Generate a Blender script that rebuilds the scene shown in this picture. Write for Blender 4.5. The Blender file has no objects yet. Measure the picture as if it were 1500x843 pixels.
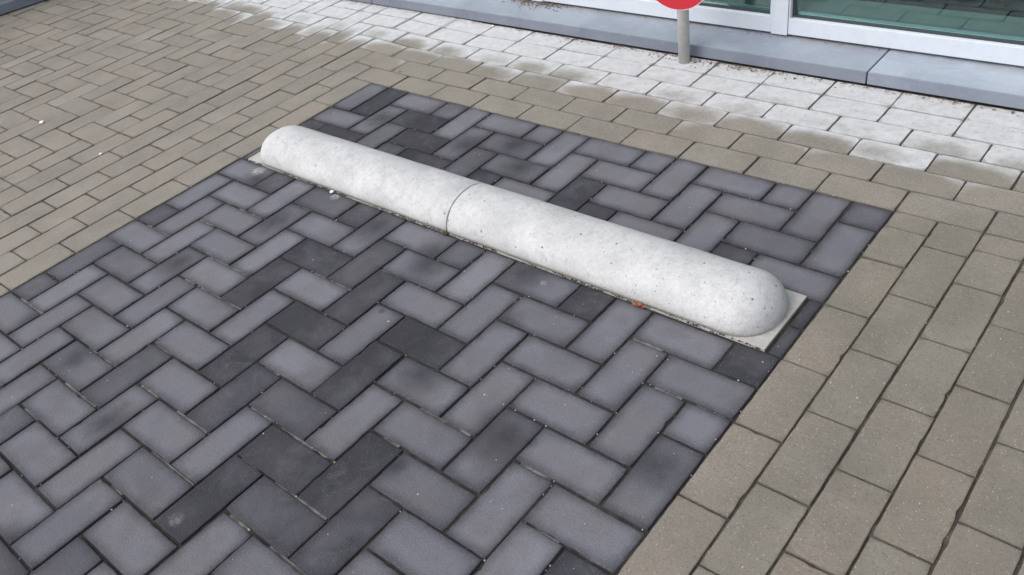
import bpy, bmesh, math, random
from mathutils import Vector, Matrix, noise
R = math.radians
U = 0.111                      # paver module in metres (one brick is 2U x 1U)
S = bpy.context.scene
C = S.collection

# ---------------------------------------------------------------- camera
cam = bpy.data.cameras.new('camera'); co = bpy.data.objects.new('camera', cam); C.objects.link(co)
yaw, pitch, roll = -0.808939758, -0.653149109, -0.189873322
f = Vector((math.sin(yaw)*math.cos(pitch), math.cos(yaw)*math.cos(pitch), math.sin(pitch)))
r0 = Vector((math.cos(yaw), -math.sin(yaw), 0)); u0 = r0.cross(f)
rr = math.cos(roll)*r0 + math.sin(roll)*u0; uu = -math.sin(roll)*r0 + math.cos(roll)*u0
M = Matrix.Identity(4)
for i in range(3):
    M[i][0] = rr[i]; M[i][1] = uu[i]; M[i][2] = -f[i]; M[i][3] = (2.69264133, -2.00536298, 1.37076691)[i]
co.matrix_world = M
cam.sensor_width = 36; cam.lens = 36*1237.86644/1500
cam.clip_start = 0.02; cam.clip_end = 3000
cam.dof.use_dof = True; cam.dof.focus_distance = 2.3; cam.dof.aperture_fstop = 12
S.camera = co

# ---------------------------------------------------------------- light
SUN_EL, SUN_AZ = R(50), R(212)          # azimuth clockwise from +Y
w = bpy.data.worlds.new('World'); S.world = w; w.use_nodes = True
nt = w.node_tree; bg = nt.nodes['Background']
sky = nt.nodes.new('ShaderNodeTexSky'); sky.sky_type = 'NISHITA'; sky.sun_disc = False
sky.sun_elevation = SUN_EL; sky.sun_rotation = SUN_AZ; sky.air_density = 1.0; sky.dust_density = 3.0
hs = nt.nodes.new('ShaderNodeHueSaturation'); hs.inputs['Saturation'].default_value = 0.38
nt.links.new(sky.outputs[0], hs.inputs['Color']); nt.links.new(hs.outputs[0], bg.inputs[0])
bg.inputs[1].default_value = 0.15
sl = bpy.data.lights.new('sun', 'SUN'); so = bpy.data.objects.new('sun', sl); C.objects.link(so)
sl.energy = 1.15; sl.angle = R(70); sl.color = (1.0, 0.985, 0.96)
so.rotation_euler = (-(math.pi/2 - SUN_EL), 0, -SUN_AZ)
so.location = (0, 0, 8)
sd = Vector((math.sin(SUN_AZ)*math.cos(SUN_EL), math.cos(SUN_AZ)*math.cos(SUN_EL), math.sin(SUN_EL)))
so.rotation_euler = sd.to_track_quat('Z', 'Y').to_euler()
S.view_settings.view_transform = 'Standard'; S.view_settings.look = 'None'
S.view_settings.gamma = 1; S.view_settings.exposure = 0.40

# ---------------------------------------------------------------- helpers
class N:
    """tiny node-graph builder"""
    def __init__(s, name):
        s.m = bpy.data.materials.new(name); s.m.use_nodes = True
        s.t = s.m.node_tree; s.b = s.t.nodes['Principled BSDF']; s.out = s.t.nodes['Material Output']
    def n(s, typ, **kw):
        x = s.t.nodes.new(typ)
        for k, v in kw.items(): setattr(x, k, v)
        return x
    def put(s, sock, v):
        if hasattr(v, 'is_output') or isinstance(v, bpy.types.NodeSocket): s.t.links.new(v, sock)
        else: sock.default_value = v
    def math(s, op, a, b=0.0, c=0.0, clamp=False):
        x = s.n('ShaderNodeMath', operation=op, use_clamp=clamp)
        s.put(x.inputs[0], a); s.put(x.inputs[1], b); s.put(x.inputs[2], c); return x.outputs[0]
    def mix(s, fac, a, b, mode='MIX'):
        x = s.n('ShaderNodeMix', data_type='RGBA', blend_type=mode); x.clamp_factor = True
        s.put(x.inputs[0], fac); s.put(x.inputs[6], a); s.put(x.inputs[7], b); return x.outputs[2]
    def noise(s, vec, scale, detail=3, rough=.55, dist=0):
        x = s.n('ShaderNodeTexNoise'); x.inputs['Scale'].default_value = scale
        x.inputs['Detail'].default_value = detail; x.inputs['Roughness'].default_value = rough
        x.inputs['Distortion'].default_value = dist
        if vec is not None: s.t.links.new(vec, x.inputs['Vector'])
        return x.outputs[0]
    def voro(s, vec, scale, rand=1.0):
        x = s.n('ShaderNodeTexVoronoi'); x.inputs['Scale'].default_value = scale
        x.inputs['Randomness'].default_value = rand
        if vec is not None: s.t.links.new(vec, x.inputs['Vector'])
        return x
    def ss(s, v, a, b, lo=0.0, hi=1.0):
        x = s.n('ShaderNodeMapRange', interpolation_type='SMOOTHSTEP')
        s.put(x.inputs[0], v)
        for k, q in zip((1, 2, 3, 4), (a, b, lo, hi)): s.put(x.inputs[k], q)
        return x.outputs[0]
    def pos(s): return s.n('ShaderNodeNewGeometry').outputs['Position']
    def obj(s): return s.n('ShaderNodeTexCoord').outputs['Object']
    def xyz(s, v):
        x = s.n('ShaderNodeSeparateXYZ'); s.t.links.new(v, x.inputs[0]); return x.outputs
    def attr(s, name): return s.n('ShaderNodeAttribute', attribute_name=name)
    def uv(s, name):
        x = s.n('ShaderNodeUVMap'); x.uv_map = name; return x.outputs[0]
    def bump(s, h, dist, strength=1.0):
        x = s.n('ShaderNodeBump'); x.inputs['Distance'].default_value = dist
        x.inputs['Strength'].default_value = strength
        s.t.links.new(h, x.inputs['Height']); s.t.links.new(x.outputs[0], s.b.inputs['Normal'])
    def fin(s, col=None, rough=None, metal=None):
        if col is not None: s.put(s.b.inputs['Base Color'], col)
        if rough is not None: s.put(s.b.inputs['Roughness'], rough)
        if metal is not None: s.put(s.b.inputs['Metallic'], metal)
        return s.m

def link(name, me, mat, parent=None):
    o = bpy.data.objects.new(name, me); C.objects.link(o)
    if mat is not None and len(me.materials) == 0: me.materials.append(mat)
    if parent: o.parent = parent
    return o
def tag(o, label=None, cat=None, group=None, kind=None):
    if label: o['label'] = label
    if cat: o['category'] = cat
    if group: o['group'] = group
    if kind: o['kind'] = kind
    return o
def empty(name, loc, label, cat, group=None):
    o = bpy.data.objects.new(name, None); C.objects.link(o); o.location = loc; o.empty_display_size = .1
    return tag(o, label, cat, group)
def bm_box(bm, x0, x1, y0, y1, z0, z1, bev=0.0, seg=2):
    g = bmesh.ops.create_cube(bm, size=1)['verts']
    for v in g:
        v.co = Vector((x0 + (v.co.x+.5)*(x1-x0), y0 + (v.co.y+.5)*(y1-y0), z0 + (v.co.z+.5)*(z1-z0)))
    if bev:
        es = {e for v in g for e in v.link_edges}
        bmesh.ops.bevel(bm, geom=list(es), offset=bev, segments=seg, affect='EDGES', profile=.6)
def bm_obj(name, bm, mat, parent=None, smooth=False):
    me = bpy.data.meshes.new(name)
    bmesh.ops.recalc_face_normals(bm, faces=bm.faces)
    bm.to_mesh(me); bm.free()
    if smooth:
        for p in me.polygons: p.use_smooth = True
    return link(name, me, mat, parent)

# ---------------------------------------------------------------- materials
def paver_common(g):
    loc = g.xyz(g.uv('local')); half = g.xyz(g.uv('half')); rnd = g.xyz(g.uv('rnd')); blob = g.xyz(g.uv('blob'))
    du = g.math('SUBTRACT', half[0], g.math('ABSOLUTE', loc[0]))
    dv = g.math('SUBTRACT', half[1], g.math('ABSOLUTE', loc[1]))
    k_ = .028                                  # smooth minimum: corners wear like a rounded cushion
    h_ = g.math('ADD', .5, g.math('DIVIDE', g.math('MULTIPLY', g.math('SUBTRACT', dv, du), .5), k_), clamp=True)
    sm = g.math('SUBTRACT', g.math('ADD', g.math('MULTIPLY', dv, g.math('SUBTRACT', 1.0, h_)), g.math('MULTIPLY', du, h_)),
                g.math('MULTIPLY', g.math('MULTIPLY', h_, g.math('SUBTRACT', 1.0, h_)), k_))
    return loc, half, rnd, blob, sm

def mat_dark():
    g = N('anthracite_paver'); loc, half, rnd, blob, e = paver_common(g); P = g.pos()
    n1 = g.noise(P, 22, 4, .6); n2 = g.noise(P, 7, 3, .5); n3 = g.noise(P, 260, 3, .7)
    # worn light centre, soot-dark rim
    ee = g.math('ADD', e, g.math('MULTIPLY', g.math('SUBTRACT', n1, .5), .022))
    rim = g.math('POWER', g.ss(ee, -.008, .030), .85)
    light = g.mix(rnd[0], (.150, .149, .175, 1), (.196, .195, .227, 1))
    light = g.mix(g.ss(n2, .35, .7), light, (.158, .151, .166, 1))
    rimc = g.mix(n2, (.018, .018, .025, 1), (.040, .039, .050, 1))
    c = g.mix(rim, rimc, light)
    c = g.mix(g.math('MULTIPLY', g.ss(g.noise(P, 130, 4, .75), .5, .72), .24), c, (.26, .26, .30, 1))
    # full dark brick
    darkc = g.mix(g.ss(n2, .3, .7), (.022, .021, .029, 1), (.040, .038, .049, 1))
    grad = g.math('ADD', g.math('MULTIPLY', g.math('MULTIPLY', loc[0], 6.0), g.math('SUBTRACT', rnd[0], .5)), g.math('MULTIPLY', g.math('SUBTRACT', g.noise(P, 11, 3, .6, .6), .5), 1.5))
    dk = g.math('MULTIPLY', rnd[1], g.math('ADD', 1.0, g.math('MULTIPLY', grad, .75)), clamp=True)
    c = g.mix(g.math('MULTIPLY', dk, .93), c, darkc)
    # blotch inside one brick
    bl = g.math('SUBTRACT', g.math('SQRT', g.math('ADD', g.math('POWER', g.math('SUBTRACT', loc[0], blob[0]), 2),
            g.math('POWER', g.math('SUBTRACT', loc[1], blob[1]), 2))), g.math('MULTIPLY', g.math('SUBTRACT', n1, .5), .05))
    rb = g.attr('blobr').outputs['Fac']
    bm = g.ss(bl, rb, g.math('MULTIPLY', rb, -.15))
    c = g.mix(g.math('MULTIPLY', bm, .93), c, (.032, .032, .040, 1))
    # pale lime haze and scuffs
    lh = g.math('MULTIPLY', g.ss(g.noise(P, 5.5, 4, .65, .4), .60, .74), g.ss(n3, .4, .62))
    c = g.mix(g.math('MULTIPLY', lh, .22), c, (.34, .34, .35, 1))
    # mineral grain
    v = g.voro(P, 520); gr = g.ss(v.outputs['Distance'], .30, .12)
    sel = g.ss(g.xyz(v.outputs['Color'])[0], .90, .96)
    dens = g.ss(g.noise(P, 14, 2), .40, .66)
    c = g.mix(g.math('MULTIPLY', g.math('MULTIPLY', gr, sel), g.math('ADD', .15, g.math('MULTIPLY', dens, .5))), c, (.42, .42, .44, 1))
    c = g.mix(g.math('MULTIPLY', g.ss(n3, .35, .75), .5), c, g.mix(.5, c, (.03, .03, .035, 1)))
    va = g.voro(P, 270); ca = g.xyz(va.outputs['Color']); ga = g.ss(va.outputs['Distance'], .34, .12)
    c = g.mix(g.math('MULTIPLY', g.math('MULTIPLY', ga, g.ss(ca[0], .86, .94)), .40), c, (.36, .36, .37, 1))
    c = g.mix(g.math('MULTIPLY', g.math('MULTIPLY', ga, g.ss(ca[1], .80, .90)), .45), c, (.035, .035, .04, 1))
    # worn streaks that run on over several bricks
    st = g.math('MULTIPLY', g.ss(g.noise(P, 9, 6, .75, 1.2), .55, .70), g.ss(n3, .38, .6))
    c = g.mix(g.math('MULTIPLY', st, .20), c, (.30, .30, .31, 1))
    # white lime scuff marks where the concrete units were set
    for (x, y, r, a) in ((1.35*U, -6.28*U, .034, .75), (5.05*U, -6.16*U, .022, .7), (13.15*U, -6.42*U, .014, .4), (11.4*U, -15.7*U, .02, .35)):
        m = spot(g, P, x, y, r); m = g.math('MULTIPLY', m, g.ss(g.noise(P, 95, 5, .8), .36, .68))
        c = g.mix(g.math('MULTIPLY', m, a), c, (.55, .55, .56, 1))
    # small oval stain
    m = spot(g, P, 10.34*U, -9.2*U, .013); c = g.mix(g.math('MULTIPLY', m, .75), c, (.05, .05, .058, 1))
    c = g.mix(g.math('MULTIPLY', g.ss(g.noise(P, 3.2, 3, .6, .5), .48, .68), .38), c, g.mix(1.0, c, (.56, .55, .58, 1), 'MULTIPLY'))
    g.bump(g.math('ADD', n3, g.math('MULTIPLY', n1, .6)), .0020, .9)
    g.b.inputs['Specular IOR Level'].default_value = .35
    return g.fin(c, g.math('ADD', .66, g.math('MULTIPLY', n1, .2)))
def spot(g, P, x, y, r=.02):
    q = g.n('ShaderNodeVectorMath', operation='DISTANCE'); g.t.links.new(P, q.inputs[0]); q.inputs[1].default_value = (x, y, 0)
    return g.ss(g.math('ADD', q.outputs['Value'], g.math('MULTIPLY', g.noise(P, 45, 3), r*.5)), r*1.35, r*.55)

def mat_beige():
    g = N('beige_paver'); loc, half, rnd, blob, e = paver_common(g); P = g.pos(); X = g.xyz(P)
    n1 = g.noise(P, 20, 4, .6); n2 = g.noise(P, 5, 3, .5); n3 = g.noise(P, 300, 3, .7)
    a = g.mix(rnd[0], (.226, .208, .178, 1), (.300, .279, .242, 1))
    b = g.mix(rnd[1], a, (.282, .243, .207, 1))
    c = g.mix(g.ss(n2, .3, .75), b, (.218, .201, .172, 1))
    c = g.mix(g.math('MULTIPLY', g.ss(e, .007, 0.0), .35), c, (.16, .145, .12, 1))
    c = g.mix(g.math('MULTIPLY', g.ss(g.noise(P, 13, 4, .65, .3), .45, .68), .22), c, (.335, .318, .288, 1))
    c = g.mix(g.math('MULTIPLY', g.ss(g.noise(P, 125, 4, .75), .45, .68), .36), c, (.14, .125, .102, 1))
    # lime bloom (bleached rows along the foot of the facade), creeping in from the brick edges
    t = g.math('ADD', g.math('DIVIDE', X[1], U), g.math('MULTIPLY', g.math('SUBTRACT', n2, .5), 1.1))
    lx = g.math('DIVIDE', X[0], U)
    t = g.math('ADD', t, g.math('MULTIPLY', g.math('SUBTRACT', rnd[1], .5), 1.2))
    t = g.math('ADD', t, g.math('MULTIPLY', g.ss(lx, 8, 16), .35))
    t = g.math('SUBTRACT', t, g.math('MULTIPLY', g.ss(lx, -7, -22), .8))
    # each brick dries out from its rim: a soft damp oval stays in the middle
    ou = g.math('SUBTRACT', g.math('DIVIDE', loc[0], half[0]), g.math('MULTIPLY', g.math('SUBTRACT', rnd[0], .5), .9))
    ov = g.math('SUBTRACT', g.math('DIVIDE', loc[1], half[1]), g.math('MULTIPLY', g.math('SUBTRACT', rnd[1], .7), .8))
    oval = g.math('ADD', g.math('MULTIPLY', ou, ou), g.math('MULTIPLY', ov, ov))
    oval = g.math('ADD', g.math('MINIMUM', oval, 1.6), g.math('MULTIPLY', g.math('SUBTRACT', n1, .5), .9))
    wmask = g.ss(g.math('ADD', t, g.math('MULTIPLY', oval, .62)), 2.75, 4.35)
    wcol = g.mix(g.ss(n1, .3, .7), (.52, .522, .54, 1), (.61, .612, .635, 1))
    c = g.mix(g.math('MULTIPLY', g.ss(lx, 17.5, 20.5), g.ss(g.math('DIVIDE', X[1], U), 1.0, -1.0)), c, g.mix(1.0, c, (.86, .85, .83, 1), 'MULTIPLY'))  # paving right of the bay darkened in colour, standing in for shade
    c = g.mix(g.math('MULTIPLY', wmask, .95), c, wcol)
    c = g.mix(g.math('MULTIPLY', g.ss(g.math('ADD', e, g.math('MULTIPLY', g.math('SUBTRACT', n1, .5), .006)), .0050, .001), .38), c, (.14, .13, .11, 1))
    # brown run-off on some bleached bricks and litter stain at plinth foot
    dm = g.math('MULTIPLY', g.ss(X[1], 5.55*U, 6.0*U), g.ss(g.noise(P, 24, 4, .7), .47, .62))
    c = g.mix(g.math('MULTIPLY', dm, .55), c, (.25, .20, .16, 1))
    # aggregate: dark pits and pale grains
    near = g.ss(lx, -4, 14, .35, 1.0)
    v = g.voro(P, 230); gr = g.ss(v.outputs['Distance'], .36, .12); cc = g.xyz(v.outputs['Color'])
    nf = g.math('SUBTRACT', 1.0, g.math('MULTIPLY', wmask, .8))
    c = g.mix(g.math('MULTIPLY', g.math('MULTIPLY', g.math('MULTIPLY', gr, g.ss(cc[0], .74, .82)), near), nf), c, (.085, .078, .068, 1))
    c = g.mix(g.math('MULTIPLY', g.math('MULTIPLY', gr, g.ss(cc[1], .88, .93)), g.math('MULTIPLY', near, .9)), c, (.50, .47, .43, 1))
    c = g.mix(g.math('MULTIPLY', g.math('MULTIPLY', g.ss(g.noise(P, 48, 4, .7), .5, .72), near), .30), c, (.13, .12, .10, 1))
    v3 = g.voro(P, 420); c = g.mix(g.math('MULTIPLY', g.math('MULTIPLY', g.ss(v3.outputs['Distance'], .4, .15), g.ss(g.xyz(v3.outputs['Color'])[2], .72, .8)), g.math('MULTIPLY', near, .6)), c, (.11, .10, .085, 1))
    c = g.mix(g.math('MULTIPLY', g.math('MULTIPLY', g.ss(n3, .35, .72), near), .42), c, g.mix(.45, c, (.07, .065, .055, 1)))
    for (x, y, r, k) in ((.38*U, 1.12*U, .012, .6), (-1.62*U, -1.05*U, .008, .5), (-.9*U, 2.0*U, .008, .5)):
        c = g.mix(g.math('MULTIPLY', spot(g, P, x, y, r), k), c, (.07, .065, .06, 1))
    g.bump(g.math('ADD', n3, g.math('MULTIPLY', n1, .5)), .0018, .8)
    g.b.inputs['Specular IOR Level'].default_value = .4
    return g.fin(c, .82)

def mat_sand():
    g = N('joint_sand'); P = g.pos()
    n = g.noise(P, 30, 4, .6); n2 = g.noise(P, 400, 2, .7)
    c = g.mix(g.ss(n, .4, .75), (.050, .043, .034, 1), (.13, .112, .088, 1))
    c = g.mix(g.math('MULTIPLY', g.ss(n2, .55, .7), .5), c, (.26, .24, .21, 1))
    X = g.xyz(P); bay = g.math('MULTIPLY', g.math('MULTIPLY', g.ss(X[0], 0, .004), g.ss(X[0], 19.03*U, 19*U)), g.ss(X[1], .002, -.002))
    c = g.mix(bay, c, g.mix(1.0, c, (.42, .42, .46, 1), 'MULTIPLY'))
    g.bump(n2, .003); return g.fin(c, .95)
def mat_lightsand():
    g = N('pale_sand'); P = g.pos(); n = g.noise(P, 25, 4, .6); n2 = g.noise(P, 450, 2, .7)
    c = g.mix(g.ss(n, .3, .7), (.06, .056, .05, 1), (.21, .205, .19, 1))
    c = g.mix(g.math('MULTIPLY', g.ss(n2, .5, .68), .6), c, (.08, .075, .06, 1))
    g.bump(n2, .003); return g.fin(c, .95)
def mat_concrete():
    g = N('white_concrete'); O = g.pos(); X = g.xyz(O)
    n1 = g.noise(O, 6, 5, .65, .3); n2 = g.noise(O, 34, 4, .65); n3 = g.noise(O, 280, 3, .7)
    c = g.mix(g.ss(n1, .32, .68), (.50, .50, .505, 1), (.62, .62, .625, 1))
    c = g.mix(g.math('MULTIPLY', g.ss(n2, .48, .70), .45), c, (.41, .41, .42, 1))
    c = g.mix(g.math('MULTIPLY', g.ss(g.noise(O, 85, 4, .7), .46, .70), .34), c, (.38, .375, .37, 1))
    c = g.mix(g.math('MULTIPLY', g.ss(g.noise(O, 110, 4, .7), .55, .72), .5), c, (.72, .72, .73, 1))
    c = g.mix(g.math('MULTIPLY', g.ss(n3, .45, .7), .22), c, (.33, .33, .33, 1))
    # grey patches along the upper side
    sc = g.math('MULTIPLY', g.ss(g.noise(O, 16, 5, .75, .8), .54, .68), g.ss(X[2], .05, .09))
    c = g.mix(g.math('MULTIPLY', sc, .5), c, (.36, .36, .37, 1))
    # bug holes
    v = g.voro(O, 46); d = v.outputs['Distance']; cc = g.xyz(v.outputs['Color'])
    hole = g.math('MULTIPLY', g.ss(d, .135, .08), g.ss(cc[0], .84, .86))
    v2 = g.voro(O, 120); hole2 = g.math('MULTIPLY', g.ss(v2.outputs['Distance'], .22, .12), g.ss(g.xyz(v2.outputs['Color'])[1], .91, .93))
    ring = g.math('MULTIPLY', g.ss(d, .35, .1), g.ss(cc[0], .84, .86))
    c = g.mix(g.math('MULTIPLY', ring, .16), c, (.3, .3, .3, 1))
    h = g.math('MAXIMUM', hole, g.math('MULTIPLY', hole2, .8))
    c = g.mix(g.math('MULTIPLY', h, .85), c, (.13, .125, .12, 1))
    # splash dirt at the foot
    dirt = g.ss(g.math('ADD', X[2], g.math('MULTIPLY', g.math('SUBTRACT', n2, .5), .05)), .030, .004)
    c = g.mix(g.math('MULTIPLY', dirt, .42), c, (.30, .27, .21, 1))
    g.bump(g.math('SUBTRACT', g.math('ADD', n3, g.math('MULTIPLY', n2, 1.2)), g.math('MULTIPLY', h, 4)), .0026, .9)
    return g.fin(c, .85)
def mat_stone(name, k):
    g = N(name); P = g.pos(); X = g.xyz(P)
    n1 = g.noise(P, 4, 4, .6, .5); n2 = g.noise(P, 40, 4, .6); n3 = g.noise(P, 300, 2)
    c = g.mix(g.ss(n1, .3, .7), (.235*k, .265*k, .318*k, 1), (.305*k, .338*k, .395*k, 1))
    c = g.mix(g.math('MULTIPLY', g.ss(n2, .5, .75), .35), c, (.40*k, .42*k, .46*k, 1))
    back = g.math('MULTIPLY', g.ss(X[1], 7.0*U, 7.6*U), g.ss(g.noise(P, 9, 5, .7), .38, .60))
    c = g.mix(g.math('MULTIPLY', back, .55), c, (.23, .21, .20, 1))
    c = g.mix(g.ss(X[1], 6.03*U, 5.99*U), c, g.mix(1.0, c, (.66, .66, .68, 1), 'MULTIPLY'))  # painted shade: darkens the facade plinth's front face in the colour
    g.bump(g.math('ADD', n3, n2), .0008, .6); return g.fin(c, .6)
def simple(name, col, rough=.5, metal=0, nz=0.0, scale=60):
    g = N(name); 
    if nz:
        P = g.pos(); n = g.noise(P, scale, 4, .6)
        c = g.mix(g.math('MULTIPLY', g.ss(n, .3, .75), nz), (*col, 1), tuple(x*.45 for x in col)+(1,))
        g.bump(n, .0006, .4)
    else: c = (*col, 1)
    return g.fin(c, rough, metal)
def mat_glass():
    g = N('tinted_glass'); t = g.t; t.nodes.remove(g.b)
    tr = g.n('ShaderNodeBsdfTransparent'); tr.inputs[0].default_value = (.80, .96, .93, 1)
    gl = g.n('ShaderNodeBsdfGlossy'); gl.inputs['Roughness'].default_value = .004; gl.inputs[0].default_value = (.95, 1, 1, 1)
    fr = g.n('ShaderNodeFresnel'); fr.inputs[0].default_value = 1.5
    mx = g.n('ShaderNodeMixShader')
    t.links.new(g.math('MULTIPLY', fr.outputs[0], 1.5, clamp=True), mx.inputs[0])
    t.links.new(tr.outputs[0], mx.inputs[1]); t.links.new(gl.outputs[0], mx.inputs[2]); t.links.new(mx.outputs[0], g.out.inputs[0])
    return g.m
def mat_tiles():
    g = N('dark_floor_tile'); P = g.pos(); b = g.n('ShaderNodeTexBrick'); b.offset = .0
    b.inputs['Scale'].default_value = 1; b.inputs['Brick Width'].default_value = .45; b.inputs['Row Height'].default_value = .45
    b.inputs['Mortar Size'].default_value = .006; b.inputs['Color1'].default_value = (.035, .05, .075, 1)
    b.inputs['Color2'].default_value = (.045, .06, .085, 1); b.inputs['Mortar'].default_value = (.02, .02, .02, 1)
    g.t.links.new(P, b.inputs[0]); return g.fin(b.outputs[0], .5)

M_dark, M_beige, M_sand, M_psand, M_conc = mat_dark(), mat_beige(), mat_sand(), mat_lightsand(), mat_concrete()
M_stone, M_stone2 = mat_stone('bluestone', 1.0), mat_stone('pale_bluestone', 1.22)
M_frame = simple('powder_coated_aluminium', (.63, .67, .73), .38, 0, .10, 30)
M_gasket = simple('rubber_gasket', (.035, .045, .05), .5)
M_glass = mat_glass()
M_steel = simple('galvanised_post', (.50, .49, .475), .55, .1, .25, 40)
M_red = simple('red_sign_face', (.54, .020, .036), .5)
M_white = simple('white_edge', (.78, .78, .78), .45)
M_leaf = simple('dead_leaf', (.20, .135, .085), .8, 0, .6, 200)
M_orange = simple('orange_leaf', (.36, .11, .05), .7, 0, .5, 160)
M_grit = simple('pale_grit', (.50, .49, .47), .8, 0, .4, 90)
M_chip = simple('white_stone', (.85, .85, .84), .8)
M_ledge = simple('interior_stone', (.82, .86, .84), .6, 0, .25, 9)
M_wallin = simple('interior_wall', (.10, .12, .15), .8)
M_plaster = simple('light_render', (.50, .50, .49), .85, 0, .2, 20)
M_asph = simple('asphalt', (.06, .06, .06), .9, 0, .4, 90)
M_moss = simple('joint_dirt', (.075, .060, .040), .95, 0, .7, 150)

# ---------------------------------------------------------------- ground sheet
bm = bmesh.new(); bmesh.ops.create_grid(bm, x_segments=2, y_segments=2, size=600)
g_ = bm_obj('ground', bm, M_asph); g_.location = (0, 0, -.05); tag(g_, kind='structure')
bm = bmesh.new()
def sheet(bm, x0, x1, y0, y1, z):
    bm.faces.new([bm.verts.new(p) for p in ((x0, y0, z), (x1, y0, z), (x1, y1, z), (x0, y1, z))])
sheet(bm, -46*U, 52*U, -40*U, 7.9*U, -.0050)
tag(bm_obj('joint_sand', bm, M_sand), kind='structure')

# ---------------------------------------------------------------- pavers
def warp(a, b):
    """slow drift of the laid courses left of the bay"""
    if a >= 0: return a, b
    x = a*1.08 - .04*min(1, -a)
    if a < -6: x = -6.52 + (a+6)*1.035
    t = min(1, -a/3); t = t*t*(3-2*t)
    y = b*(1 + .017*t) + .17*t
    return x, y

class Pavers:
    def __init__(s, rng):
        s.v, s.f, s.uv, s.br, s.rng = [], [], [[], [], [], []], [], rng
    def add(s, x0, x1, y0, y1, gap, cham, dark=0.0, blob=(9, 9), blobr=.0, use_warp=True, jit=.0010):
        r = s.rng
        # outline points in local metres
        cx, cy = (x0+x1)/2, (y0+y1)/2
        wx, wy = (warp(cx, cy) if use_warp else (cx, cy))
        A = [warp(x, y) if use_warp else (x, y) for x, y in ((x0, y0), (x1, y0), (x1, y1), (x0, y1))]
        A = [Vector((p[0]*U, p[1]*U)) for p in A]
        ctr = Vector((wx*U, wy*U)); hx = (x1-x0)*U/2; hy = (y1-y0)*U/2
        ang = r.gauss(0, .0035); off = Vector((r.gauss(0, jit*.6), r.gauss(0, jit*.6)))
        ux = ((A[1]-A[0]) + (A[2]-A[3])).normalized(); uy = Vector((-ux.y, ux.x))
        def outline(inset, ch, amp):
            pts = []
            for k in range(4):
                p, q = A[k], A[(k+1) % 4]; d = (q-p); L = d.length; d = d/L; nrm = Vector((-d.y, d.x))
                n = max(2, round(L/.018))
                s0 = inset + ch; s1 = L-inset-ch
                for i in range(n+1):
                    t = s0 + (s1-s0)*i/n
                    pts.append(p + d*t + nrm*(inset + amp[k][i]))
            return pts
        amp = []
        for k in range(4):
            L = (A[(k+1) % 4]-A[k]).length; n = max(2, round(L/.018))
            amp.append([abs(r.gauss(0, .00065)) + (min(.0035, abs(r.gauss(0, .0022))) if 2 < i < n-2 and r.random() < .07 else 0) + (.0006 if i in (0, n) else 0) for i in range(n+1)])
        g2 = gap/2
        rings = [(g2+cham*1.0+.0012, .0015, 0.0), (g2+cham*.30, .0014, -cham*.30), (g2, .0012, -cham), (g2, .0012, -.018)]
        zt = r.gauss(0, .0008); tx, ty = r.gauss(0, .006), r.gauss(0, .006)
        base = len(s.v); nn = None
        ca, sa = math.cos(ang), math.sin(ang)
        for inset, ch, z in rings:
            pts = outline(inset, ch, amp); nn = len(pts)
            for p in pts:
                d = p-ctr; d = Vector((d.x*ca-d.y*sa, d.x*sa+d.y*ca)) + off
                q = ctr+d
                s.v.append((q.x, q.y, z + zt + d.x*tx + d.y*ty))
        faces = [list(range(base, base+nn))]
        for k in range(3):
            a = base + k*nn; b = a+nn
            for i in range(nn):
                j = (i+1) % nn
                faces.append([b+i, b+j, a+j, a+i])
        rnd = (r.random(), max(0, min(1, dark)) if dark is not None else r.random())
        for fc in faces:
            s.f.append(fc); s.br.append(blobr)
            for vi in fc:
                d = Vector(s.v[vi][:2]) - ctr
                s.uv[0].append((d.dot(ux), d.dot(uy))); s.uv[1].append((hx, hy)); s.uv[2].append(rnd); s.uv[3].append(blob)
    def build(s, name, mat):
        me = bpy.data.meshes.new(name); me.from_pydata(s.v, [], s.f)
        for k, nm in enumerate(('local', 'half', 'rnd', 'blob')):
            l = me.uv_layers.new(name=nm); l.data.foreach_set('uv', [c for p in s.uv[k] for c in p])
        at = me.attributes.new('blobr', 'FLOAT', 'FACE'); at.data.foreach_set('value', s.br)
        me.update(); o = link(name, me, mat); tag(o, kind='structure'); return o

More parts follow.
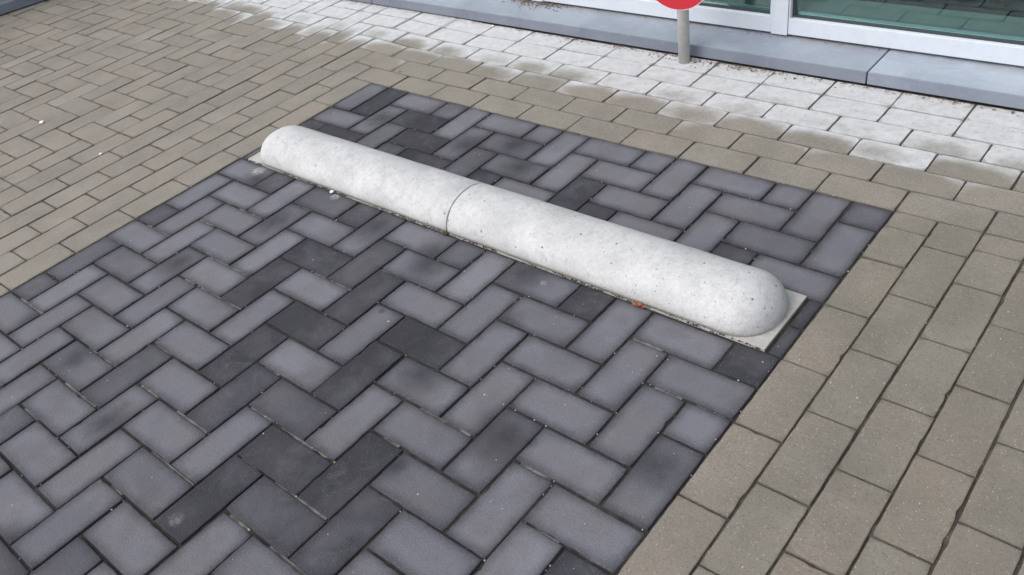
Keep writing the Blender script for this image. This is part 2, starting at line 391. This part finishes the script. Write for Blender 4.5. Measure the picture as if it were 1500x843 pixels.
# dark bricks read off the place: (x, y, strength, whole brick)
DK = [(2.32,-6.51,.7,1),(1.52,-.65,1,1),(.5,-3.5,.8,1),(2.16,-3.5,1,1),(3.98,-1.38,1,1),(4.63,-2.36,1,1),(6.76,-2.04,.7,0),(2.6,-1.9,.35,0),(3.45,-3.23,.3,1),(4.46,-3.26,.55,1),(6.04,-3.28,.9,1),(8.16,-1.36,.7,0),(9.19,-2.43,1,0),(8.53,-3.21,.9,1),(7.6,-3.7,.5,1),(.43,-9.51,.6,1),(4.29,-7.92,.7,0),(3.49,-10.62,.9,0),(.44,-13.51,.6,1),(6.86,-8.48,.9,1),(6.49,-9.83,.9,1),(8.93,-10.34,1,1),(8.33,-11.82,.9,1),(4.6,-14.37,.4,0),(6.39,-13.67,.6,1),(9.54,-12.25,.8,1),(4.76,-6.4,.5,1),(8.17,-8.79,.7,1),(6.55,-6.43,.7,1),(7.47,-6.61,.8,0),(7.69,-8.04,.6,1),(8.23,-7.82,.7,0),(9.99,-7.22,.9,0),(10.52,-6.21,.5,1),(9.48,-8.61,.85,1),(12.4,-6.31,1,0),(14.56,-6.4,.9,1),(11.99,-9.42,1,1),(11.51,-10.64,.9,1),(12.68,-10.21,.6,0),(11.18,-3.25,.9,1),(12.41,-3.27,.8,1),(16.44,-3.31,.7,1),(16.72,-2.44,.25,1),(18.58,-.52,.4,1),(18.8,-4.37,.7,1),(18.75,-5.42,.7,1),(18.54,-6.42,1,1),(5.84,-16.5,.6,1),(7.59,-15.11,.5,0),(9.59,-13.24,.95,1),(11.09,-12.48,.7,1),(10.31,-15.57,.25,1),(11.66,-15.09,1,1),(12.15,-13.5,1,1),(13.26,-14.47,.75,1),(13.74,-12.69,.95,1),(9.24,-18.1,.6,1),(14.36,-14.33,.8,1),(15.54,-10.6,1,0),(14.75,-13.79,.85,1),(13.97,-11.3,.2,1),(18.28,-9.61,.6,0),(18.33,-12.23,.9,1)]
rng = random.Random(11)
dk = Pavers(rng)
W, ROWS = 19, 34
SX0, SX1, SY0, SY1 = .33, 18.62, -5.97, -3.99          # footprint of the concrete stop, in modules
def kk(i, j): return (i+2-j) % 4
cells = []
for j in range(ROWS):
    for i in range(W):
        k = kk(i, j)
        if j in (4, 5): continue
        x0, x1, y1, y0 = i, i+1, -j, -j-1
        if k == 1 and i > 0: continue
        if k == 0 and i < W-1: x1 = i+2
        if k == 2 and j > 0 and j not in (6,): continue     # lower half of an upright brick
        if k == 3 and j < ROWS-1 and j != 3: y0 = -j-2
        if (i, j) == (0, 0): y0 = -2
        if (i, j) == (0, 1): continue
        cells.append((x0, x1, y0, y1))
cells += [(0, .30, -5.98, -4.02), (18.66, 19, -5, -4), (18.66, 19, -6, -5)]
sand = bmesh.new()
for (x0, x1, y0, y1) in cells:
    dark, blob, br = 0.0, (9, 9), 0.0
    for (a, b, s_, full) in DK:
        if x0 <= a < x1 and y0 <= b < y1:
            if full: dark = max(dark, s_)
            else:
                cx, cy = (x0+x1)/2, (y0+y1)/2
                blob = ((a-cx)*U*.8, (b-cy)*U*.8); br = .085 + .045*s_
                dark = max(dark, .12)
            break
    else:
        if y0 < -12 and (x0 < 8 or y0 < -18) and rng.random() < .25: dark = rng.random()*.5
        elif rng.random() < .15: dark = rng.random()*.25
        if rng.random() < .22:
            blob = (rng.choice((-1, 1))*rng.uniform(.07, .13), rng.uniform(-.07, .07)); br = rng.uniform(.06, .10)
    dk.add(x0, x1, y0, y1, .0052, .0026, dark, blob, br, use_warp=False)
    # joints that are still filled with pale sand (courses running across the bay)
    pr = .42 if (y1 < -8 and x0 < 13) else .3
    if y1 < -6.5 and rng.random() < pr:
        xa = x0*U + .004 + rng.random()*.04*(x1-x0); xb = x1*U - .002 - rng.random()*.02
        z = -.0022 - rng.random()*.002
        n = 8; ps = []
        for q in range(n+1):
            t = xa + (xb-xa)*q/n; zz = z + rng.gauss(0, .0005)
            ps.append((sand.verts.new((t, y1*U-.0034, zz-.001)), sand.verts.new((t, y1*U+.0030, zz))))
        for q in range(n): sand.faces.new((ps[q][0], ps[q+1][0], ps[q+1][1], ps[q][1]))
dk.build('parking_bay', M_dark)
tag(bm_obj('pale_joint_sand', sand, M_psand), kind='structure')

bg_ = Pavers(random.Random(5))
GAP, CH = .0040, .0018
def B(x0, x1, y0, y1): bg_.add(x0, x1, y0, y1, GAP, CH, None, (9, 9), 0, True, .0010)
# courses along the facade, stepping down to the left at 45 degrees
for r_ in range(0, 6):
    a = -1-r_ if r_ < 5 else -5
    while a < 50: B(a, a+2, r_, r_+1); a += 2
# upright courses left of the bay
for k in range(0, 6):
    top = k if k < 5 else 6
    y = k if k < 5 else 5
    if k == 5: B(-6, -5, 5, 6)
    while y > -40: B(-k-1, -k, y-2, y); y -= 2
# upright courses right of the bay
B(19, 20, -.70, 0); B(19, 20, -2.05, -.70)
y = -2.05
while y > -40: B(19, 20, (y-1.97 if y > -2.1 else y-2), y); y = (-4.02 if y > -2.1 else y-2)
for c in range(20, 50):
    first = {0: -1.08, 1: -.74}[c % 2]
    B(c, c+1, first, 0)
    if c % 2: B(c, c+1, -2.08, -.74); y = -2.08
    else: B(c, c+1, -3.06, -1.08); y = -3.06
    while y > -40: B(c, c+1, y-2, y); y -= 2
# herringbone field further left (mirrored against the bay)
for j in range(-6, 40):
    for i in range(0, 39):
        k = (i+3-j) % 4
        xr = -6-i; y1 = -j
        if k == 1 and i > 0: continue
        x0 = xr-1; y0 = y1-1
        if k == 0 and i < 38: x0 = xr-2
        if k == 2 and j > -6: continue
        if k == 3: y0 = y1-2
        if xr < -27.5 and False: continue
        B(x0, xr, y0, y1)
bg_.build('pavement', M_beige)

# ---------------------------------------------------------------- concrete wheel stops
def stop(name, xa, xb, dome_at, label):
    """half-round concrete unit between xa and xb (modules); dome_at = -1 or +1 end"""
    cx = (xa+xb)/2
    t = empty(name, (cx*U, -4.98*U, 0), label, 'wheel stop', 'concrete units laid end to end across the bay')
    L = (xb-xa)*U; w_, h_ = .1104, .089; Re = .100; LB = L-(.010 if dome_at > 0 else .021)
    bm = bmesh.new(); n = 28
    # profile stations along x, measured from the flat end
    st = []
    m = 26
    for i in range(m+1): st.append((LB-Re)*i/m)
    for i in range(1, 17): st.append(LB-Re + Re*math.sin(i/16*math.pi/2))
    rings = []
    for si, x in enumerate(st):
        u = max(0, (x-(LB-Re))/Re); k = max(.0, 1-u**2.1)**(1/2.05)
        k = max(k, .002)
        ring = []
        if si == 0: ks = (k*.975,)
        for a in range(n+1):
            th = math.pi*a/n
            c_, s_ = math.cos(th), math.sin(th)
            e = .94                                     # slightly fuller than a plain half circle
            yy = w_*k*math.copysign(abs(c_)**e, c_); zz = h_*k*abs(s_)**e
            sc = .985 if si == 0 else 1
            nz = noise.noise(Vector((x*9+cx, yy*14, zz*14)))*.0012 + noise.noise(Vector((x*40+cx, yy*50, zz*50)))*.0004
            yy *= sc*(1+nz*8); zz = zz*sc + nz*(1 if s_ > .05 else 0)
            X_ = (x - L/2)*dome_at
            ring.append(bm.verts.new((X_, yy, .003+zz)))
        rings.append(ring)
        if si == 0:
            pass
    # small arris at the joint end
    for v in rings[0]: v.co.x += 0
    for i in range(len(rings)-1):
        for a in range(n):
            bm.faces.new((rings[i][a], rings[i+1][a], rings[i+1][a+1], rings[i][a+1]))
    bm.faces.new(rings[0]); bm.faces.new(rings[-1])
    for i in range(len(rings)-1): bm.faces.new((rings[i][0], rings[i][n], rings[i+1][n], rings[i+1][0]))
    # shorten only the first ring spacing so the arris is tight
    for v in rings[1]: v.co.x = rings[0][0].co.x + .0035*dome_at
    bm_obj('body', bm, M_conc, t, smooth=True)
    o = t.children[0]
    for p in o.data.polygons:
        if len(p.vertices) > 4: p.use_smooth = False
    # base slab, rough-edged
    bm = bmesh.new()
    bm_box(bm, -L/2+.001, L/2-.001, SY0*U+4.98*U, SY1*U+4.98*U, -.05, .0035)
    bmesh.ops.subdivide_edges(bm, edges=bm.edges[:], cuts=24, use_grid_fill=True)
    for v in bm.verts:
        q = v.co*60 + Vector((cx, 0, 0))
        if v.co.z > 0:
            edge = min(abs(abs(v.co.y)-.1095), abs(abs(v.co.x)-L/2))
            v.co.z += noise.noise(q)*.0006
        d = noise.noise(q*.7)*.0014
        if abs(v.co.y) > .108: v.co.y += d
    bm_obj('base_slab', bm, M_conc, t)
    return t
stop('wheel_stop', SX0, 9.50, -1, 'white half-round concrete unit with its domed end at the left edge of the dark bay')
stop('wheel_stop', 9.53, SX1, 1, 'white half-round concrete unit with an orange leaf at its foot and square slab corners')

# ---------------------------------------------------------------- building
def ring(x0, x1, z0, z1, ws, wr, y0, y1, bev=0.0):
    """one rectangular frame: stiles ws wide, rails wr high"""
    bm = bmesh.new(); o = [(x0, z0), (x1, z0), (x1, z1), (x0, z1)]; i_ = [(x0+ws, z0+wr), (x1-ws, z0+wr), (x1-ws, z1-wr), (x0+ws, z1-wr)]
    V = [[bm.verts.new((p[0], y, p[1])) for p in q] for y in (y0, y1) for q in (o, i_)]
    for k in range(4):
        n = (k+1) % 4
        for q in ((V[0][k], V[0][n], V[1][n], V[1][k]), (V[2][k], V[3][k], V[3][n], V[2][n]), (V[0][k], V[2][k], V[2][n], V[0][n]), (V[1][k], V[1][n], V[3][n], V[3][k])): bm.faces.new(q)
    bmesh.ops.recalc_face_normals(bm, faces=bm.faces)
    if bev: bmesh.ops.bevel(bm, geom=bm.edges[:], offset=bev, segments=2, affect='EDGES', profile=.6)
    return bm
bd = empty('building', (15.9*U, 7.6*U, 0), 'glazed shop front with pale blue-grey metal frames above a bluestone plinth', 'building')
def bpart(name, bm, mat, parent=None, label=None, smooth=False):
    p = parent or bd
    o = bm_obj(name, bm, mat, p, smooth)
    off = Vector(bd.location)
    if parent is None: o.location = -off
    if label: o['label'] = label
    return o
YF = 7.6*U
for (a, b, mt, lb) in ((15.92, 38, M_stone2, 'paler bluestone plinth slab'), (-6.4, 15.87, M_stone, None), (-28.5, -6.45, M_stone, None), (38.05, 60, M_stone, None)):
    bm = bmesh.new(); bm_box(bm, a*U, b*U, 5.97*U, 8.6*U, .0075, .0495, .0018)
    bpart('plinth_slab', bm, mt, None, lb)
bm = bmesh.new(); bm_box(bm, -28.5*U, 60*U, 6.3*U, 8.5*U, -.03, .0072); bpart('plinth_bed', bm, M_gasket)
bm = bmesh.new(); bm_box(bm, -28.5*U, 60*U, YF+.022, YF+.10, .0498, .059); bpart('sill_gap', bm, M_gasket)
H0, H1 = .0585, .1185
TOP = 2.75
mull = [(-28.5, -27.9), (-8.6, -8.03), (1.7, 2.27), (12.03, 12.60), (24.6, 25.17), (37, 37.57), (49.4, 50)]
for i, (a, b) in enumerate(mull):
    bm = bmesh.new(); bm_box(bm, a*U, b*U, YF-.004, YF+.07, H0-.003, TOP, .0015); bpart('mullion', bm, M_frame)
for (m0, m1) in zip(mull[:-1], mull[1:]):
    a, b = m0[1]*U+.0012, m1[0]*U-.0012
    wf = bpart('window', ring(a, b, H0, TOP, .006, .060, YF, YF+.065, .0025), M_frame)
    bpart('gasket', ring(a+.0065, b-.0065, H1+.0003, TOP-.0605, .010, .008, YF+.018, YF+.040), M_gasket, wf)
    bpart('glazing_bead', ring(a+.0065, b-.0065, H1+.0003, TOP-.0605, .012, .015, YF+.0415, YF+.060), M_frame, wf)
    bm = bmesh.new()
    bm_box(bm, a+.0168, b-.0168, YF+.030, YF+.036, H1+.0085, TOP-.0690)
    bpart('pane', bm, M_glass, wf)
# interior
yi = YF+.075
bm = bmesh.new(); bm_box(bm, -28*U, 50*U, yi, yi+.150, .02, .1215, .002); bpart('interior_ledge', bm, M_ledge)
bm = bmesh.new(); sheet(bm, -28.5*U, 60*U, YF+.07, YF+4.5, .012); bpart('interior_floor', bm, mat_tiles())
bm = bmesh.new()
bm_box(bm, -28.5*U, 60*U, YF+4.5, YF+4.7, 0, 3.3)
bm_box(bm, -28.5*U, -28.5*U+.15, YF+.08, YF+4.49, 0, 3.3); bm_box(bm, 60*U-.15, 60*U, YF+.08, YF+4.49, 0, 3.3)
bm_box(bm, -28.3*U, 59.8*U, YF+.25, YF+4.49, 2.9, 3.1)
bpart('interior_wall', bm, M_wallin)
bm = bmesh.new(); bm_box(bm, -28.5*U, 60*U, YF-.02, YF+.24, TOP+.002, 3.7); bpart('wall', bm, M_plaster)
bm = bmesh.new(); bm_box(bm, -28.6*U, 60.1*U, YF-.06, YF+4.8, 3.702, 3.80, .004); bpart('roof', bm, M_frame)

# wing at the far left
wg = empty('low_wall', (-29*U, 1*U, 0), 'low wall on a dark bluestone plinth crossing the top left corner of the photo', 'wall')
a = Vector((-28.15*U, -2.28*U, 0)); d = Vector((.21, 1, 0)).normalized(); nrm = Vector((-d.y, d.x, 0))
def oriented(name, s0, s1, w0, w1, z0, z1, mat, bev=0.0):
    bm = bmesh.new(); bm_box(bm, s0, s1, w0, w1, z0, z1, bev)
    Mx = Matrix(((d.x, nrm.x, 0, a.x), (d.y, nrm.y, 0, a.y), (0, 0, 1, 0), (0, 0, 0, 1)))
    bm.transform(Mx); bm.transform(Matrix.Translation(-Vector(wg.location)))
    return bm_obj(name, bm, mat, wg)
for k in (-2, -1, 0): oriented('plinth_slab', -.2+1.6*k+.003, -.2+1.6*(k+1)-.003 if k < 0 else .95, 0, .24, .0075, .062, M_stone, .0018)
oriented('plinth_bed', -3.4, .95, .02, .24, -.03, .007, M_gasket)
oriented('parapet', -3.4, .95, .16, .40, .064, .75, M_plaster)  # guessed upper wall, kept low so it does not shade the paving

# ---------------------------------------------------------------- sign
px_, py_ = 9.90*U, 5.58*U
sg = empty('sign', (px_, py_, 0), 'low grey metal post with a plain red disc at the foot of the bluestone plinth', 'sign')
bm = bmesh.new()
bmesh.ops.create_cone(bm, cap_ends=True, segments=40, radius1=.0215, radius2=.0215, depth=.56, matrix=Matrix.Translation((0, 0, .25)))
o = bm_obj('post', bm, M_steel, sg, True)
for p in o.data.polygons:
    if len(p.vertices) > 4: p.use_smooth = False
bm = bmesh.new()
bmesh.ops.create_cone(bm, cap_ends=True, segments=40, radius1=.0225, radius2=.019, depth=.008, matrix=Matrix.Translation((0, 0, .534)))
bm_obj('post_cap', bm, M_gasket, sg)
cz = .3575
def disc(name, r, y0, y1, mat):
    bm = bmesh.new()
    bmesh.ops.create_cone(bm, cap_ends=True, segments=96, radius1=r, radius2=r, depth=abs(y1-y0),
        matrix=Matrix.Translation((-.010, (y0+y1)/2, cz)) @ Matrix.Rotation(R(90), 4, 'X'))
    bmesh.ops.bevel(bm, geom=[e for e in bm.edges if len(e.link_faces) == 2 and any(len(f_.verts) > 4 for f_ in e.link_faces)], offset=.0006, segments=1, affect='EDGES')
    return bm_obj(name, bm, mat, sg)
disc('disc', .1490, -.0285, -.0255, M_white)
disc('disc_face', .1462, -.0291, -.02852, M_red)
bm = bmesh.new(); bm_box(bm, -.03, .03, -.0252, .024, cz-.012, cz+.012, .002); bm_obj('clamp', bm, M_steel, sg)

# ---------------------------------------------------------------- small things
def leaf_bm(bm, loc, size, rot, curl, width=.45, th=.0004, rr_=None):
    """curled leaf blade with a midrib, thin but solid"""
    n = 6; top = []; bot = []
    ca, sa = math.cos(rot), math.sin(rot)
    for i in range(n+1):
        t = i/n; wd = width*size*math.sin(math.pi*min(1, t*.93+.05))**.8/2
        for s_ in (-1, 0, 1):
            x = (t-.5)*size; y = s_*wd; z = curl*size*(t-.5)**2*2 + abs(s_)*wd*.55 + .0006
            X_ = loc[0]+x*ca-y*sa; Y_ = loc[1]+x*sa+y*ca
            top.append(bm.verts.new((X_, Y_, loc[2]+z+th))); bot.append(bm.verts.new((X_, Y_, loc[2]+z)))
    for i in range(n):
        for k in (0, 1):
            q = (i*3+k, i*3+k+1, i*3+k+4, i*3+k+3)
            bm.faces.new([top[v] for v in q][::-1]); bm.faces.new([bot[v] for v in q])
    for i in range(n):
        bm.faces.new((top[i*3], top[i*3+3], bot[i*3+3], bot[i*3])); bm.faces.new((bot[i*3+2], bot[i*3+5], top[i*3+5], top[i*3+2]))
def pebble(bm, loc, r, rg, flat=.7, sub=1):
    g = bmesh.ops.create_icosphere(bm, subdivisions=sub, radius=r)['verts']
    s_ = Vector((rg.uniform(.7, 1.3), rg.uniform(.7, 1.3), flat)); an = rg.random()*6.28
    for v in g:
        c = Vector((v.co.x*s_.x, v.co.y*s_.y, v.co.z*s_.z)) * (1+rg.uniform(-.18, .18))
        v.co = Vector((c.x*math.cos(an)-c.y*math.sin(an), c.x*math.sin(an)+c.y*math.cos(an), c.z)) + Vector(loc)
rg = random.Random(3)
def chip(loc, r, label):
    bm = bmesh.new(); pebble(bm, (0, 0, 0), r, rg, .6, 2)
    o = bm_obj('stone_chip', bm, M_chip); o.location = loc; tag(o, label, 'stone', 'loose white stone chips')
wx = lambda x, y, z: (x*U, y*U, z)
chip(wx(-10.72, -8.0, .005), .011, 'larger white stone chip on the beige herringbone paving at the far left')
chip(wx(-5.46, -8.26, .004), .007, 'small white stone chip on the beige paving between the left edge and the white concrete')
chip(wx(4.80, -6.06, .006), .0075, 'white pebble at the foot of the farther white concrete unit')
chip(wx(1.0, 4.2+1.62, .004), .006, 'white crumb on the bleached pavers beside the plinth')
bm = bmesh.new()
leaf_bm(bm, (0, 0, .001), .021, 2.7, .8, .7); leaf_bm(bm, (.012, -.001, .001), .016, .5, .9, .7); leaf_bm(bm, (-.012, -.001, .0), .014, 3.3, .3, .5)
o = bm_obj('dry_leaf', bm, M_orange); o.location = wx(15.62, -6.06, .002); tag(o, 'crumpled orange-brown dead leaf against the nearer concrete unit', 'leaf')

# leaf litter and grit: nobody could count these
bm = bmesh.new()
for i in range(330):
    m_ = rg.random()
    if m_ < .45: x = rg.gauss(10.8, 1.7)
    elif m_ < .7: x = rg.uniform(2, 22)
    else: x = rg.choice((3.2, 4.6, 7.5, 12.8, 18.0)) + rg.gauss(0, .35)
    y = 5.95 - abs(rg.gauss(0, .13 if m_ >= .45 else .24))
    if y < 4.9: continue
    leaf_bm(bm, (x*U, y*U, .0008), rg.uniform(.004, .013), rg.random()*6.28, rg.uniform(0, .6), rg.uniform(.25, .6))
tag(bm_obj('leaf_litter', bm, M_leaf), 'brown leaf crumbs lying along the foot of the plinth', 'leaf litter', kind='stuff')
bm = bmesh.new()
for i in range(380):
    x = rg.choice((rg.gauss(1.8, .6), rg.gauss(2.8, .9), rg.uniform(-6, 16))); y = 7.66 - abs(rg.gauss(0, .16 if x > 3.5 or x < .6 else .33))
    z = .0500 + (.006*rg.random() if .6 < x < 3 else 0)
    leaf_bm(bm, (x*U, y*U, z), rg.uniform(.005, .014) if .4 < x < 3.4 else rg.uniform(.003, .008), rg.random()*6.28, rg.uniform(0, .8), rg.uniform(.25, .6))
tag(bm_obj('leaf_pile', bm, M_leaf), 'brown dead leaves heaped on the plinth against the window frame', 'leaf litter', kind='stuff')
bm = bmesh.new()
for i in range(1050):
    m_ = rg.random()
    if m_ < .55: x, y = rg.uniform(0, 19), rg.uniform(-19, 0)
    elif m_ < .8: x, y = rg.uniform(19, 27), rg.uniform(-14, 1)
    else: x, y = rg.uniform(-14, 22), rg.uniform(-8, 5.9)
    if SX0-.1 < x < SX1+.1 and SY0-.1 < y < SY1+.1: continue
    if m_ < .3:                                   # caught in the joints
        if rg.random() < .5: y = round(y)
        else: x = round(x)
        pebble(bm, wx(x, y, -.001), rg.uniform(.0009, .0022), rg)
    else: pebble(bm, wx(x, y, .0006), min(.0024, .0006 + rg.expovariate(1/.0004)), rg)
tag(bm_obj('grit', bm, M_grit), 'pale grains of grit scattered over the paving', 'grit', kind='stuff')
# dirt packed between the concrete base and the bricks
bm = bmesh.new()
for i in range(1100):
    x = rg.uniform(SX0, SX1); k = noise.noise(Vector((x*.9, 3, 0)))
    if rg.random() > .45 + 1.3*k: continue
    y = SY0 - .022 + rg.gauss(0, .022) if rg.random() < .85 else SY1 + .02 + rg.gauss(0, .02)
    pebble(bm, wx(x, y, .0005 + rg.random()*.004), rg.uniform(.001, .0032), rg, .6)
for i in range(120):
    pebble(bm, wx(9.515 + rg.gauss(0, .04), -5.97 + rg.gauss(0, .05), .002+rg.random()*.004), rg.uniform(.001, .003), rg)
tag(bm_obj('joint_dirt', bm, M_moss), 'dark crumbs of earth packed along the foot of the concrete units', 'dirt', kind='stuff')
